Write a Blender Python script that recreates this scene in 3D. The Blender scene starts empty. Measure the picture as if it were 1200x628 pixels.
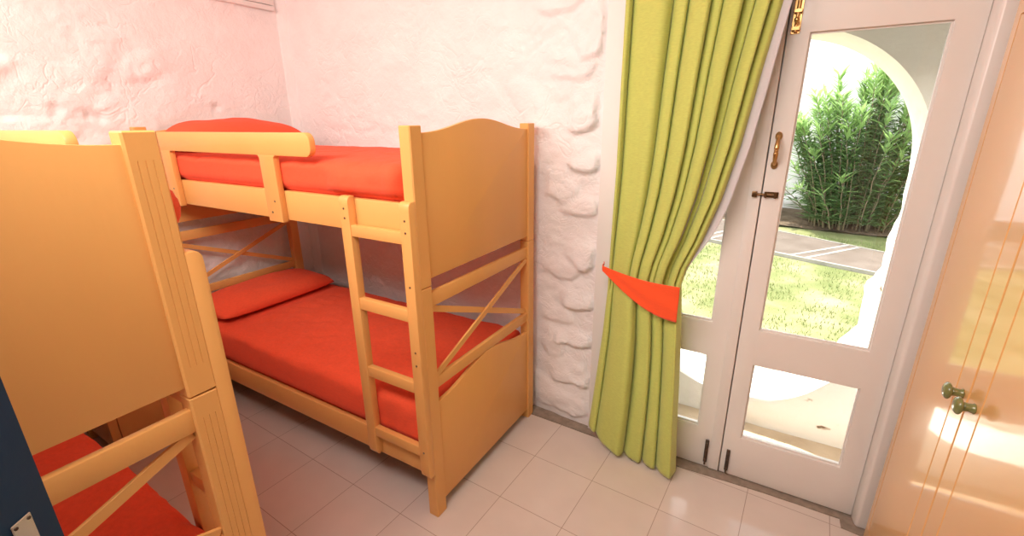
import bpy, bmesh, math, random
from mathutils import Vector, Matrix, noise

random.seed(7)
SC = bpy.context.scene
COL = SC.collection
PI = math.pi

# ------------------------------------------------------------------ helpers
def smooth(a, b, x):
    if a == b:
        return 0.0 if x < a else 1.0
    t = max(0.0, min(1.0, (x - a) / (b - a)))
    return t * t * (3 - 2 * t)

def lerp_table(tab, z):
    tab = sorted(tab)
    if z <= tab[0][0]:
        return tab[0][1]
    for (a, va), (b, vb) in zip(tab, tab[1:]):
        if z <= b:
            t = (z - a) / (b - a)
            return va + (vb - va) * t
    return tab[-1][1]

def tag(o, label=None, cat=None, group=None, kind=None):
    if label: o['label'] = label
    if cat: o['category'] = cat
    if group: o['group'] = group
    if kind: o['kind'] = kind
    return o

def empty(name, loc, rz=0.0):
    o = bpy.data.objects.new(name, None)
    COL.objects.link(o)
    o.location = loc
    o.rotation_euler = (0, 0, rz)
    o.empty_display_size = 0.1
    return o

def build(name, bm, mat, parent=None, loc=(0, 0, 0), rz=0.0, bevel=0.0, segs=2, shade=False, recalc=True, angle=0.6):
    if recalc:
        bmesh.ops.recalc_face_normals(bm, faces=bm.faces[:])
    if bevel > 0:
        es = [e for e in bm.edges if len(e.link_faces) == 2 and e.calc_face_angle(0) > 0.5]
        bmesh.ops.bevel(bm, geom=es, offset=bevel, offset_type='OFFSET', segments=segs, profile=0.5, affect='EDGES', clamp_overlap=True)
    me = bpy.data.meshes.new(name)
    bm.to_mesh(me)
    bm.free()
    mats = mat if isinstance(mat, (list, tuple)) else [mat]
    for m in mats:
        me.materials.append(m)
    if shade:
        for p in me.polygons:
            p.use_smooth = True
    elif bevel > 0:
        for p in me.polygons:
            p.use_smooth = True
        try:
            me.set_sharp_from_angle(angle=angle)
        except Exception:
            pass
    o = bpy.data.objects.new(name, me)
    COL.objects.link(o)
    o.location = loc
    o.rotation_euler = (0, 0, rz)
    if parent:
        o.parent = parent
    return o

def box(bm, x0, x1, y0, y1, z0, z1, mi=0):
    v = [bm.verts.new(p) for p in ((x0, y0, z0), (x1, y0, z0), (x1, y1, z0), (x0, y1, z0), (x0, y0, z1), (x1, y0, z1), (x1, y1, z1), (x0, y1, z1))]
    for f in ((0, 3, 2, 1), (4, 5, 6, 7), (0, 1, 5, 4), (1, 2, 6, 5), (2, 3, 7, 6), (3, 0, 4, 7)):
        bm.faces.new([v[i] for i in f]).material_index = mi
    return v

def prism(bm, pts, fa, fb, mi=0):
    """polygon pts (2D) -> solid between map fa(p) and fb(p)"""
    a = [bm.verts.new(fa(p)) for p in pts]
    b = [bm.verts.new(fb(p)) for p in pts]
    n = len(pts)
    bm.faces.new(a).material_index = mi
    bm.faces.new(b[::-1]).material_index = mi
    for i in range(n):
        bm.faces.new((a[i], b[i], b[(i + 1) % n], a[(i + 1) % n])).material_index = mi

def tube(bm, pts, r, n=10, caps=True):
    rings = []
    for i, p in enumerate(pts):
        p = Vector(p)
        t = (Vector(pts[min(i + 1, len(pts) - 1)]) - Vector(pts[max(i - 1, 0)])).normalized()
        u = t.cross(Vector((0, 0, 1)))
        if u.length < 1e-3:
            u = t.cross(Vector((1, 0, 0)))
        u.normalize()
        w = t.cross(u)
        rr = r[i] if isinstance(r, (list, tuple)) else r
        rings.append([bm.verts.new(p + (u * math.cos(2 * PI * k / n) + w * math.sin(2 * PI * k / n)) * rr) for k in range(n)])
    for a, b in zip(rings, rings[1:]):
        for k in range(n):
            bm.faces.new((a[k], a[(k + 1) % n], b[(k + 1) % n], b[k]))
    if caps:
        bm.faces.new(rings[0][::-1])
        bm.faces.new(rings[-1])

def lathe(bm, prof, origin, axis, n=24):
    """prof: list of (dist along axis, radius)"""
    axis = Vector(axis).normalized()
    u = axis.cross(Vector((0, 0, 1)))
    if u.length < 1e-3:
        u = Vector((1, 0, 0))
    u.normalize()
    w = axis.cross(u)
    o = Vector(origin)
    rings = []
    for d, r in prof:
        if r < 1e-5:
            rings.append([bm.verts.new(o + axis * d)])
        else:
            rings.append([bm.verts.new(o + axis * d + (u * math.cos(2 * PI * k / n) + w * math.sin(2 * PI * k / n)) * r) for k in range(n)])
    for a, b in zip(rings, rings[1:]):
        for k in range(n):
            k2 = (k + 1) % n
            if len(a) == 1 and len(b) == 1:
                continue
            if len(a) == 1:
                bm.faces.new((a[0], b[k2], b[k]))
            elif len(b) == 1:
                bm.faces.new((a[k], a[k2], b[0]))
            else:
                bm.faces.new((a[k], a[k2], b[k2], b[k]))
    for rg in (rings[0], rings[-1]):
        if len(rg) > 1:
            bm.faces.new(rg)

# ------------------------------------------------------------------ materials
def mat_new(name):
    m = bpy.data.materials.new(name)
    m.use_nodes = True
    nt = m.node_tree
    b = nt.nodes['Principled BSDF']
    return m, nt, b

def plain(name, col, rough=0.5, metal=0.0, spec=0.5, coat=0.0, var=0.0, vscale=3.0, bump=0.0, bscale=40.0, sheen=0.0, stretch=None):
    m, nt, b = mat_new(name)
    b.inputs['Base Color'].default_value = (*col, 1)
    b.inputs['Roughness'].default_value = rough
    b.inputs['Metallic'].default_value = metal
    b.inputs['Specular IOR Level'].default_value = spec
    b.inputs['Coat Weight'].default_value = coat
    b.inputs['Coat Roughness'].default_value = 0.08
    if sheen:
        b.inputs['Sheen Weight'].default_value = sheen
        b.inputs['Sheen Roughness'].default_value = 0.5
        b.inputs['Sheen Tint'].default_value = (*[min(1, c * 1.1 + .05) for c in col], 1)
    tc = nt.nodes.new('ShaderNodeTexCoord')
    src = tc.outputs['Object']
    if stretch:
        mp = nt.nodes.new('ShaderNodeMapping')
        mp.inputs['Scale'].default_value = stretch
        nt.links.new(src, mp.inputs['Vector'])
        src = mp.outputs['Vector']
    if var:
        n = nt.nodes.new('ShaderNodeTexNoise')
        n.inputs['Scale'].default_value = vscale
        n.inputs['Detail'].default_value = 5
        nt.links.new(src, n.inputs['Vector'])
        r = nt.nodes.new('ShaderNodeMapRange')
        r.inputs['From Min'].default_value = .3
        r.inputs['From Max'].default_value = .7
        r.inputs['To Min'].default_value = 1 - var
        r.inputs['To Max'].default_value = 1 + var
        nt.links.new(n.outputs['Fac'], r.inputs['Value'])
        mx = nt.nodes.new('ShaderNodeVectorMath')
        mx.operation = 'SCALE'
        mx.inputs[0].default_value = col
        nt.links.new(r.outputs['Result'], mx.inputs['Scale'])
        nt.links.new(mx.outputs['Vector'], b.inputs['Base Color'])
    if bump:
        n = nt.nodes.new('ShaderNodeTexNoise')
        n.inputs['Scale'].default_value = bscale
        n.inputs['Detail'].default_value = 6
        nt.links.new(src, n.inputs['Vector'])
        bp = nt.nodes.new('ShaderNodeBump')
        bp.inputs['Strength'].default_value = bump
        bp.inputs['Distance'].default_value = .01
        nt.links.new(n.outputs['Fac'], bp.inputs['Height'])
        nt.links.new(bp.outputs['Normal'], b.inputs['Normal'])
    return m

def fabric(name, col, weave=900.0, bump=.25, var=.06, rough=.85, sheen=.3, translucent=0.0):
    m, nt, b = mat_new(name)
    b.inputs['Roughness'].default_value = rough
    b.inputs['Specular IOR Level'].default_value = .2
    b.inputs['Sheen Weight'].default_value = sheen
    b.inputs['Sheen Roughness'].default_value = .5
    tc = nt.nodes.new('ShaderNodeTexCoord')
    n = nt.nodes.new('ShaderNodeTexNoise')
    n.inputs['Scale'].default_value = 60
    n.inputs['Detail'].default_value = 6
    mp = nt.nodes.new('ShaderNodeMapping')
    mp.inputs['Scale'].default_value = (1, 1, 5)
    nt.links.new(tc.outputs['Object'], mp.inputs['Vector'])
    nt.links.new(mp.outputs['Vector'], n.inputs['Vector'])
    r = nt.nodes.new('ShaderNodeMapRange')
    r.inputs['From Min'].default_value = .3
    r.inputs['From Max'].default_value = .7
    r.inputs['To Min'].default_value = 1 - var
    r.inputs['To Max'].default_value = 1 + var
    nt.links.new(n.outputs['Fac'], r.inputs['Value'])
    mx = nt.nodes.new('ShaderNodeVectorMath')
    mx.operation = 'SCALE'
    mx.inputs[0].default_value = col
    nt.links.new(r.outputs['Result'], mx.inputs['Scale'])
    nt.links.new(mx.outputs['Vector'], b.inputs['Base Color'])
    n2 = nt.nodes.new('ShaderNodeTexNoise')
    n2.inputs['Scale'].default_value = 9
    n2.inputs['Detail'].default_value = 5
    nt.links.new(tc.outputs['Object'], n2.inputs['Vector'])
    n3 = nt.nodes.new('ShaderNodeTexNoise')
    n3.inputs['Scale'].default_value = weave * .4
    nt.links.new(tc.outputs['Object'], n3.inputs['Vector'])
    ad = nt.nodes.new('ShaderNodeMath')
    ad.operation = 'MULTIPLY_ADD'
    ad.inputs[1].default_value = .08
    nt.links.new(n3.outputs['Fac'], ad.inputs[0])
    nt.links.new(n2.outputs['Fac'], ad.inputs[2])
    bp = nt.nodes.new('ShaderNodeBump')
    bp.inputs['Strength'].default_value = bump
    bp.inputs['Distance'].default_value = .02
    nt.links.new(ad.outputs['Value'], bp.inputs['Height'])
    nt.links.new(bp.outputs['Normal'], b.inputs['Normal'])
    if translucent:
        out = nt.nodes['Material Output']
        tr = nt.nodes.new('ShaderNodeBsdfTranslucent')
        tr.inputs['Color'].default_value = (*col, 1)
        ms = nt.nodes.new('ShaderNodeMixShader')
        ms.inputs[0].default_value = translucent
        nt.links.new(b.outputs[0], ms.inputs[1])
        nt.links.new(tr.outputs[0], ms.inputs[2])
        nt.links.new(ms.outputs[0], out.inputs['Surface'])
    return m

M = {}
M['bed'] = plain('apricot_paint', (.80, .40, .122), rough=.38, spec=.38, var=.05, vscale=2.5, bump=.04, bscale=60, stretch=(1, 1, .3))
M['bed_base'] = plain('bare_board', (.45, .2, .07), rough=.6, var=.1)
M['screw'] = plain('steel_screw', (.25, .22, .2), rough=.35, metal=1.0)
M['red'] = fabric('orange_red_cotton', (.90, .105, .042), var=.05, bump=.4, sheen=.04)
M['green'] = fabric('lime_curtain_cotton', (.60, .655, .165), var=.07, bump=.12, translucent=.12)
M['lining'] = fabric('white_lining', (.78, .74, .76), var=.02, bump=.05, translucent=.3)
M['tie'] = fabric('orange_cotton', (.95, .10, .025), var=.03, bump=.1)
M['door'] = plain('white_gloss_paint', (.80, .755, .715), rough=.3, var=.02, vscale=4, bump=.03, bscale=25)
M['trim'] = plain('white_plaster_trim', (.84, .81, .78), rough=.6, bump=.06, bscale=30)
M['brass'] = plain('brass', (.62, .38, .15), rough=.28, metal=1.0)
M['dark_brass'] = plain('tarnished_brass', (.24, .14, .07), rough=.35, metal=1.0)
M['iron'] = plain('brown_iron', (.10, .065, .045), rough=.5, metal=.6, bump=.2, bscale=80)
M['nickel'] = plain('nickel', (.62, .60, .57), rough=.25, metal=1.0)
M['blue'] = plain('navy_paint', (.010, .038, .085), rough=.5, spec=.2, var=.08, bump=.05, bscale=50)
M['cab'] = plain('apricot_lacquer', (.84, .46, .17), rough=.30, coat=.9, var=.04, vscale=2)
M['cab'].node_tree.nodes['Principled BSDF'].inputs['Coat Roughness'].default_value = .06
M['knob'] = plain('green_glaze', (.20, .215, .075), rough=.18, coat=.6, var=.15, vscale=60)
M['dark_gap'] = plain('cabinet_inside', (.30, .14, .05), rough=.7)
M['cement'] = plain('brown_cement', (.30, .235, .185), rough=.9, var=.2, vscale=30, bump=.4, bscale=80)
M['plain_wall'] = plain('white_wall', (.86, .80, .77), rough=.8, bump=.1, bscale=20)
M['ceiling'] = plain('white_ceiling', (.88, .84, .80), rough=.85)
M['stem'] = plain('shrub_bark', (.20, .15, .09), rough=.9)

def wall_mat():
    m, nt, b = mat_new('whitewashed_stone')
    b.inputs['Roughness'].default_value = .75
    b.inputs['Specular IOR Level'].default_value = .25
    tc = nt.nodes.new('ShaderNodeTexCoord')
    n = nt.nodes.new('ShaderNodeTexNoise')
    n.inputs['Scale'].default_value = 5
    n.inputs['Detail'].default_value = 6
    nt.links.new(tc.outputs['Object'], n.inputs['Vector'])
    cr = nt.nodes.new('ShaderNodeValToRGB')
    cr.color_ramp.elements[0].position = .3
    cr.color_ramp.elements[0].color = (.86, .81, .80, 1)
    cr.color_ramp.elements[1].position = .7
    cr.color_ramp.elements[1].color = (.91, .87, .86, 1)
    nt.links.new(n.outputs['Fac'], cr.inputs['Fac'])
    nt.links.new(cr.outputs['Color'], b.inputs['Base Color'])
    n2 = nt.nodes.new('ShaderNodeTexNoise')
    n2.inputs['Scale'].default_value = 28
    n2.inputs['Detail'].default_value = 8
    n2.inputs['Roughness'].default_value = .6
    nt.links.new(tc.outputs['Object'], n2.inputs['Vector'])
    bp = nt.nodes.new('ShaderNodeBump')
    def nz(scale, detail, dist=0.0):
        q = nt.nodes.new('ShaderNodeTexNoise')
        q.inputs['Scale'].default_value = scale
        q.inputs['Detail'].default_value = detail
        q.inputs['Distortion'].default_value = dist
        nt.links.new(tc.outputs['Object'], q.inputs['Vector'])
        return q.outputs['Fac']
    def mth(op, a, b_=None, c=None):
        q = nt.nodes.new('ShaderNodeMath')
        q.operation = op
        for k, v in enumerate((a, b_, c)):
            if v is None: continue
            if isinstance(v, (int, float)): q.inputs[k].default_value = v
            else: nt.links.new(v, q.inputs[k])
        return q.outputs[0]
    def mr(v, a, b_, c, d):
        q = nt.nodes.new('ShaderNodeMapRange')
        q.interpolation_type = 'SMOOTHSTEP'
        for k, x in (('From Min', a), ('From Max', b_), ('To Min', c), ('To Max', d)):
            q.inputs[k].default_value = x
        nt.links.new(v, q.inputs['Value'])
        return q.outputs[0]
    ridge = mr(mth('ABSOLUTE', mth('SUBTRACT', nz(6.5, 3, .8), .5)), 0, .05, 1, 0)
    mask = mr(nz(2.6, 2), .47, .60, 0, 1)
    crack = mth('MULTIPLY', ridge, mask)
    ridge2 = mr(mth('ABSOLUTE', mth('SUBTRACT', nz(13, 2, 1.0), .5)), 0, .06, 1, 0)
    mask2 = mr(nz(4.1, 2), .52, .62, 0, 1)
    crack = mth('MULTIPLY_ADD', mth('MULTIPLY', ridge2, mask2), .6, crack)
    hgt = mth('MULTIPLY_ADD', crack, -.42, n2.outputs['Fac'])
    bp.inputs['Strength'].default_value = .32
    bp.inputs['Distance'].default_value = .022
    nt.links.new(hgt, bp.inputs['Height'])
    nt.links.new(bp.outputs['Normal'], b.inputs['Normal'])
    return m
M['wall'] = wall_mat()

def tile_mat():
    m, nt, b = mat_new('beige_floor_tile')
    tc = nt.nodes.new('ShaderNodeTexCoord')
    mp = nt.nodes.new('ShaderNodeMapping')
    mp.vector_type = 'POINT'
    mp.inputs['Rotation'].default_value = (0, 0, math.radians(2.4))
    nt.links.new(tc.outputs['Object'], mp.inputs['Vector'])
    br = nt.nodes.new('ShaderNodeTexBrick')
    br.offset = 0
    br.squash = 1
    br.inputs['Scale'].default_value = 1
    br.inputs['Brick Width'].default_value = .312
    br.inputs['Row Height'].default_value = .312
    br.inputs['Mortar Size'].default_value = .0016
    br.inputs['Mortar Smooth'].default_value = .1
    br.inputs['Bias'].default_value = 0
    br.inputs['Color1'].default_value = (.70, .60, .545, 1)
    br.inputs['Color2'].default_value = (.73, .635, .575, 1)
    br.inputs['Mortar'].default_value = (.44, .34, .285, 1)
    nt.links.new(mp.outputs['Vector'], br.inputs['Vector'])
    n = nt.nodes.new('ShaderNodeTexNoise')
    n.inputs['Scale'].default_value = 6
    n.inputs['Detail'].default_value = 5
    nt.links.new(tc.outputs['Object'], n.inputs['Vector'])
    r = nt.nodes.new('ShaderNodeMapRange')
    r.inputs['To Min'].default_value = .92
    r.inputs['To Max'].default_value = 1.07
    nt.links.new(n.outputs['Fac'], r.inputs['Value'])
    mx = nt.nodes.new('ShaderNodeVectorMath')
    mx.operation = 'SCALE'
    nt.links.new(br.outputs['Color'], mx.inputs[0])
    nt.links.new(r.outputs['Result'], mx.inputs['Scale'])
    nt.links.new(mx.outputs['Vector'], b.inputs['Base Color'])
    b.inputs['Roughness'].default_value = .11
    b.inputs['Specular IOR Level'].default_value = .5
    bp = nt.nodes.new('ShaderNodeBump')
    bp.invert = True
    bp.inputs['Strength'].default_value = .3
    bp.inputs['Distance'].default_value = .002
    nt.links.new(br.outputs['Fac'], bp.inputs['Height'])
    nt.links.new(bp.outputs['Normal'], b.inputs['Normal'])
    return m, mp
M['tile'], TILE_MAP = tile_mat()

def glass_mat():
    m = bpy.data.materials.new('window_glass')
    m.use_nodes = True
    nt = m.node_tree
    nt.nodes.clear()
    out = nt.nodes.new('ShaderNodeOutputMaterial')
    tr = nt.nodes.new('ShaderNodeBsdfTransparent')
    tr.inputs['Color'].default_value = (.975, .985, .975, 1)
    gl = nt.nodes.new('ShaderNodeBsdfGlossy')
    gl.inputs['Roughness'].default_value = .01
    fr = nt.nodes.new('ShaderNodeFresnel')
    fr.inputs['IOR'].default_value = 1.45
    ms = nt.nodes.new('ShaderNodeMixShader')
    nt.links.new(fr.outputs[0], ms.inputs[0])
    nt.links.new(tr.outputs[0], ms.inputs[1])
    nt.links.new(gl.outputs[0], ms.inputs[2])
    nt.links.new(ms.outputs[0], out.inputs['Surface'])
    return m
M['glass'] = glass_mat()

def ramp_mat(name, stops, scale, rough=.9, detail=6, bump=.3, bscale=30, stretch=None):
    m, nt, b = mat_new(name)
    b.inputs['Roughness'].default_value = rough
    b.inputs['Specular IOR Level'].default_value = .2
    tc = nt.nodes.new('ShaderNodeTexCoord')
    src = tc.outputs['Object']
    if stretch:
        mp = nt.nodes.new('ShaderNodeMapping')
        mp.inputs['Scale'].default_value = stretch
        nt.links.new(src, mp.inputs['Vector'])
        src = mp.outputs['Vector']
    n = nt.nodes.new('ShaderNodeTexNoise')
    n.inputs['Scale'].default_value = scale
    n.inputs['Detail'].default_value = detail
    nt.links.new(src, n.inputs['Vector'])
    cr = nt.nodes.new('ShaderNodeValToRGB')
    els = cr.color_ramp.elements
    while len(els) < len(stops):
        els.new(.5)
    for e, (p, c) in zip(els, stops):
        e.position = p
        e.color = (*c, 1)
    nt.links.new(n.outputs['Fac'], cr.inputs['Fac'])
    nt.links.new(cr.outputs['Color'], b.inputs['Base Color'])
    n2 = nt.nodes.new('ShaderNodeTexNoise')
    n2.inputs['Scale'].default_value = bscale
    n2.inputs['Detail'].default_value = 5
    nt.links.new(src, n2.inputs['Vector'])
    bp = nt.nodes.new('ShaderNodeBump')
    bp.inputs['Strength'].default_value = bump
    bp.inputs['Distance'].default_value = .03
    nt.links.new(n2.outputs['Fac'], bp.inputs['Height'])
    nt.links.new(bp.outputs['Normal'], b.inputs['Normal'])
    return m
M['lawn'] = ramp_mat('dry_lawn', [(.30, (.12, .14, .045)), (.46, (.17, .18, .07)), (.60, (.26, .245, .12)), (.75, (.33, .285, .17))], 2.2, bscale=60, bump=.6)
M['blade'] = plain('grass_blade', (.19, .235, .075), rough=.7, var=.4, vscale=3)
M['path'] = ramp_mat('path_slab', [(.3, (.105, .078, .062)), (.7, (.16, .125, .104))], 3.0, bscale=50, bump=.2)
M['joint'] = plain('pale_path_joint', (.30, .275, .24), rough=.9, var=.15, vscale=8)
M['soil'] = ramp_mat('garden_soil', [(.3, (.08, .052, .03)), (.7, (.17, .12, .08))], 9.0, bscale=20, bump=.9)
M['porch'] = ramp_mat('ochre_porch_floor', [(.3, (.54, .40, .27)), (.7, (.68, .54, .39))], 5.0, bscale=40, bump=.15)
M['leaf'] = plain('oleander_leaf', (.13, .22, .085), rough=.4, var=.35, vscale=4)
def translucent(m, col, f):
    nt = m.node_tree
    out = nt.nodes['Material Output']
    tr = nt.nodes.new('ShaderNodeBsdfTranslucent')
    tr.inputs['Color'].default_value = (*col, 1)
    ms = nt.nodes.new('ShaderNodeMixShader')
    ms.inputs[0].default_value = f
    nt.links.new(nt.nodes['Principled BSDF'].outputs[0], ms.inputs[1])
    nt.links.new(tr.outputs[0], ms.inputs[2])
    nt.links.new(ms.outputs[0], out.inputs['Surface'])
M['leaf_new'] = plain('young_oleander_leaf', (.27, .42, .14), rough=.42, var=.25, vscale=4)
translucent(M['leaf'], (.20, .33, .12), .4)
translucent(M['leaf_new'], (.32, .48, .16), .45)

def stained_wall_mat():
    """whitewash with dark mould spots and ochre dirt low down on the porch wall"""
    m, nt, b = mat_new('weathered_whitewash')
    b.inputs['Roughness'].default_value = .85
    b.inputs['Specular IOR Level'].default_value = .2
    tc = nt.nodes.new('ShaderNodeTexCoord')
    n = nt.nodes.new('ShaderNodeTexNoise')
    n.inputs['Scale'].default_value = 7
    n.inputs['Detail'].default_value = 7
    mp = nt.nodes.new('ShaderNodeMapping')
    mp.inputs['Scale'].default_value = (1, 1, 2.2)
    nt.links.new(tc.outputs['Object'], mp.inputs['Vector'])
    nt.links.new(mp.outputs['Vector'], n.inputs['Vector'])
    cr = nt.nodes.new('ShaderNodeValToRGB')
    e = cr.color_ramp.elements
    e[0].position = .0
    e[0].color = (.88, .86, .81, 1)
    e[1].position = .655
    e[1].color = (.87, .83, .76, 1)
    x = e.new(.675); x.color = (.55, .46, .36, 1)
    x = e.new(.70); x.color = (.16, .11, .07, 1)
    nt.links.new(n.outputs['Fac'], cr.inputs['Fac'])
    nt.links.new(cr.outputs['Color'], b.inputs['Base Color'])
    n2 = nt.nodes.new('ShaderNodeTexNoise')
    n2.inputs['Scale'].default_value = 14
    n2.inputs['Detail'].default_value = 6
    nt.links.new(tc.outputs['Object'], n2.inputs['Vector'])
    bp = nt.nodes.new('ShaderNodeBump')
    bp.inputs['Strength'].default_value = .3
    bp.inputs['Distance'].default_value = .03
    nt.links.new(n2.outputs['Fac'], bp.inputs['Height'])
    nt.links.new(bp.outputs['Normal'], b.inputs['Normal'])
    return m
M['porch_wall'] = stained_wall_mat()

# ------------------------------------------------------------------ room shell
def stone_height(u, v, seed, sx=.30, sz=.19):
    """height of plastered-over rubble, 0..1-ish"""
    w = noise.noise_vector(Vector((u * 2.3, v * 2.3, seed))) * .10
    p = Vector(((u + w.x) / sx, (v + w.y) / sz, seed * 3.7))
    d, pts = noise.voronoi(p)
    c = pts[0]
    h1 = (math.sin(c.x * 12.9898 + c.y * 78.233 + c.z * 37.7) * 43758.5453) % 1.0
    edge = d[1] - d[0]
    stone = smooth(.02, .42, edge) * (.18 + .82 * h1 * h1)
    tilt = ((p.x - c.x) * (h1 - .5) + (p.y - c.y) * (.5 - h1) * .8) * .35
    q = Vector((u, v, 0))
    wq = noise.noise_vector(q * 3.1 + Vector((0, 0, seed))) * .16
    mask = smooth(-.05, .45, noise.noise(Vector((u * 1.9, v * 2.3, seed + 31))))
    lump = max(0.0, noise.noise(Vector(((u + wq.x) * 4.2, (v + wq.y) * 6.5, seed + 17))))
    crag = abs(noise.noise(Vector(((u + wq.y) * 9, (v + wq.x) * 13, seed + 23))))
    f = noise.fractal(Vector((u * 11, v * 13, seed + 5)), 1.0, 2.1, 4)
    return stone * (1 + tilt) * .45 + .42 * lump - .22 * mask * (1 - smooth(0, .16, crag)) + .13 * f * (.5 + mask)

def rough_wall(name, a, b, z0, z1, inward, amp, seed, step=.015, fade=None, extra=None, label=''):
    a, b = Vector((*a, 0)), Vector((*b, 0))
    L = (b - a).length
    t = (b - a).normalized()
    nrm = Vector((*inward, 0)).normalized()
    nu, nv = int(L / step) + 1, int((z1 - z0) / step) + 1
    bm = bmesh.new()
    g = []
    for j in range(nv + 1):
        row = []
        z = z0 + (z1 - z0) * j / nv
        for i in range(nu + 1):
            u = L * i / nu
            h = stone_height(u, z, seed) * amp
            if fade:
                h *= fade(u, z, L)
            if extra:
                h += extra(u, z, L)
            p = a + t * u + nrm * h
            row.append(bm.verts.new((p.x, p.y, z)))
        g.append(row)
    back0 = [[bm.verts.new((*(a + t * (L * i / nu) - nrm * .18).xy, z0 + (z1 - z0) * j / nv)) for i in (0, nu)] for j in (0, nv)]
    for j in range(nv):
        for i in range(nu):
            bm.faces.new((g[j][i], g[j][i + 1], g[j + 1][i + 1], g[j + 1][i]))
    B = back0
    bm.faces.new((B[0][0], B[1][0], B[1][1], B[0][1]))
    bm.faces.new([g[0][i] for i in range(nu, -1, -1)] + [B[0][0], B[0][1]])
    bm.faces.new([g[nv][i] for i in range(nu + 1)] + [B[1][1], B[1][0]])
    bm.faces.new([g[j][0] for j in range(nv + 1)] + [B[1][0], B[0][0]])
    bm.faces.new([g[j][nu] for j in range(nv, -1, -1)] + [B[0][1], B[1][1]])
    o = build(name, bm, M['wall'], shade=True)
    o.data.set_sharp_from_angle(angle=1.2)
    return tag(o, label, 'wall', kind='structure')

CEIL = 2.72
# extra protruding stones on the back wall beside the curtain (x, z, half width, half height, height)
STONES = [(-.845, 1.66, .075, .09, .044), (-.90, 1.86, .11, .05, .020), (-.83, 1.45, .085, .06, .040), (-.96, 1.33, .09, .075, .024),
          (-.84, 1.23, .10, .045, .026), (-.82, 1.00, .075, .085, .040), (-.93, .90, .09, .05, .026), (-.83, .74, .09, .05, .034),
          (-.96, .64, .08, .05, .018), (-.85, .53, .13, .045, .036), (-.90, .33, .12, .08, .026), (-.98, .47, .06, .08, .020),
          (-.83, 2.00, .07, .11, .034), (-.97, 2.14, .11, .05, .024), (-.93, .12, .15, .06, .020)]

BW_A, BW_B = (-3.22, 2.221), (-.738, 2.045)
def back_fade(u, z, L):
    x = BW_A[0] + (BW_B[0] - BW_A[0]) * u / L
    f = smooth(-2.86, -2.72, x) * .75 + .12
    f *= 1 - .8 * smooth(-.80, -.745, x)
    f *= .55 + .45 * smooth(-1.5, -.95, x)
    return f
def back_extra(u, z, L):
    x = BW_A[0] + (BW_B[0] - BW_A[0]) * u / L
    h = 0.0
    for sx, sz, a, b, hh in STONES:
        w = noise.noise_vector(Vector((x * 8, z * 8, sx * 7))) * .38 + noise.noise_vector(Vector((x * 21, z * 21, sx * 5))) * .14
        dx, dz = (x - sx) / (a * 1.15) + w.x, (z - sz) / (b * 1.15) + w.y
        r = (abs(dx) ** 2.6 + abs(dz) ** 2.6) ** (1 / 2.6)
        if r < 1.3:
            low = smooth(-.5, .6, (dx * .5 - dz * .85))       # sharp drop on the lower right side only
            edge = .75 - .63 * low
            h = max(h, .80 * hh * (1 - smooth(1.0 - edge, 1.06 + .12 * (1 - low), r)) * (.55 + .45 * low))
    h += .004 * noise.fractal(Vector((x * 18, z * 18, 5)), 1.0, 2.1, 3) * smooth(-1.15, -1.0, x) * (1 - smooth(-.78, -.745, x))
    h *= 1 - smooth(-.765, -.742, x + .012 * noise.noise(Vector((0, z * 11, 3))))
    h += .006 * noise.noise(Vector((x * 3, z * 3, 1)))
    d = max(0.0, x + 3.137)
    if d < .05:
        h += .05 - math.sqrt(.05 ** 2 - (.05 - d) ** 2)
    return h
rough_wall('wall_back', BW_A, BW_B, 0, CEIL, (.07, -1), .030, 2.0, step=.012, fade=back_fade, extra=back_extra,
           label='whitewashed rough stone wall behind the bunk beds')

def left_extra(u, z, L):
    y = -.80 + u
    h = 0.0
    # faint mortar ledge and two knocked out hollows above the nearer bunk
    h -= .010 * math.exp(-((z - 1.665) / .012) ** 2) * smooth(.2, .45, y) * (1 - smooth(.88, .92, y))
    for hy, hz, r in ((.90, 1.70, .022), (1.02, 1.665, .02), (.74, 1.92, .018), (1.66, 1.72, .02), (1.06, 1.655, .02)):
        h -= .018 * math.exp(-((y - hy) ** 2 + (z - hz) ** 2) / r ** 2)
    d = max(0.0, 2.207 - y)
    if d < .05:
        h += .05 - math.sqrt(.05 ** 2 - (.05 - d) ** 2)
    return h
rough_wall('wall_left', (-3.145, -.80), (-3.145, 2.42), 0, CEIL, (1, 0), .026, 9.0, step=.014,
           fade=lambda u, z, L: (1 - smooth(2.60, 2.90, u)) * .9 + .1, extra=left_extra,
           label='whitewashed rough stone wall at the heads of the bunk beds')

# floor (tile pattern aligned with the joints of the place)
bm = bmesh.new()
box(bm, -3.3, 1.25, -.80, 2.30, -.12, 0)
fl = build('floor', bm, M['tile'])
tag(fl, 'glossy beige square tiled floor between the beds and the glazed door', 'floor', kind='structure')
ang = math.radians(2.4)
# a joint crossing lies at world (-.905, 1.70): move the pattern there
jx, jy = -.905, 1.383
rx = math.cos(ang) * jx - math.sin(ang) * jy
ry = math.sin(ang) * jx + math.cos(ang) * jy
TILE_MAP.inputs['Location'].default_value = (-rx + .312 * 20, -ry + .312 * 20, 0)

bm = bmesh.new()
box(bm, -3.4, 1.3, -.95, 2.45, CEIL, CEIL + .12)
tag(build('ceiling', bm, M['ceiling']), 'plain white ceiling above the bunk beds', 'ceiling', kind='structure')
bm = bmesh.new()
box(bm, 1.06, 1.22, -.9, 2.25, 0, CEIL)
tag(build('wall_right', bm, M['plain_wall']), 'plain white wall behind the apricot wardrobe', 'wall', kind='structure')
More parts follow.
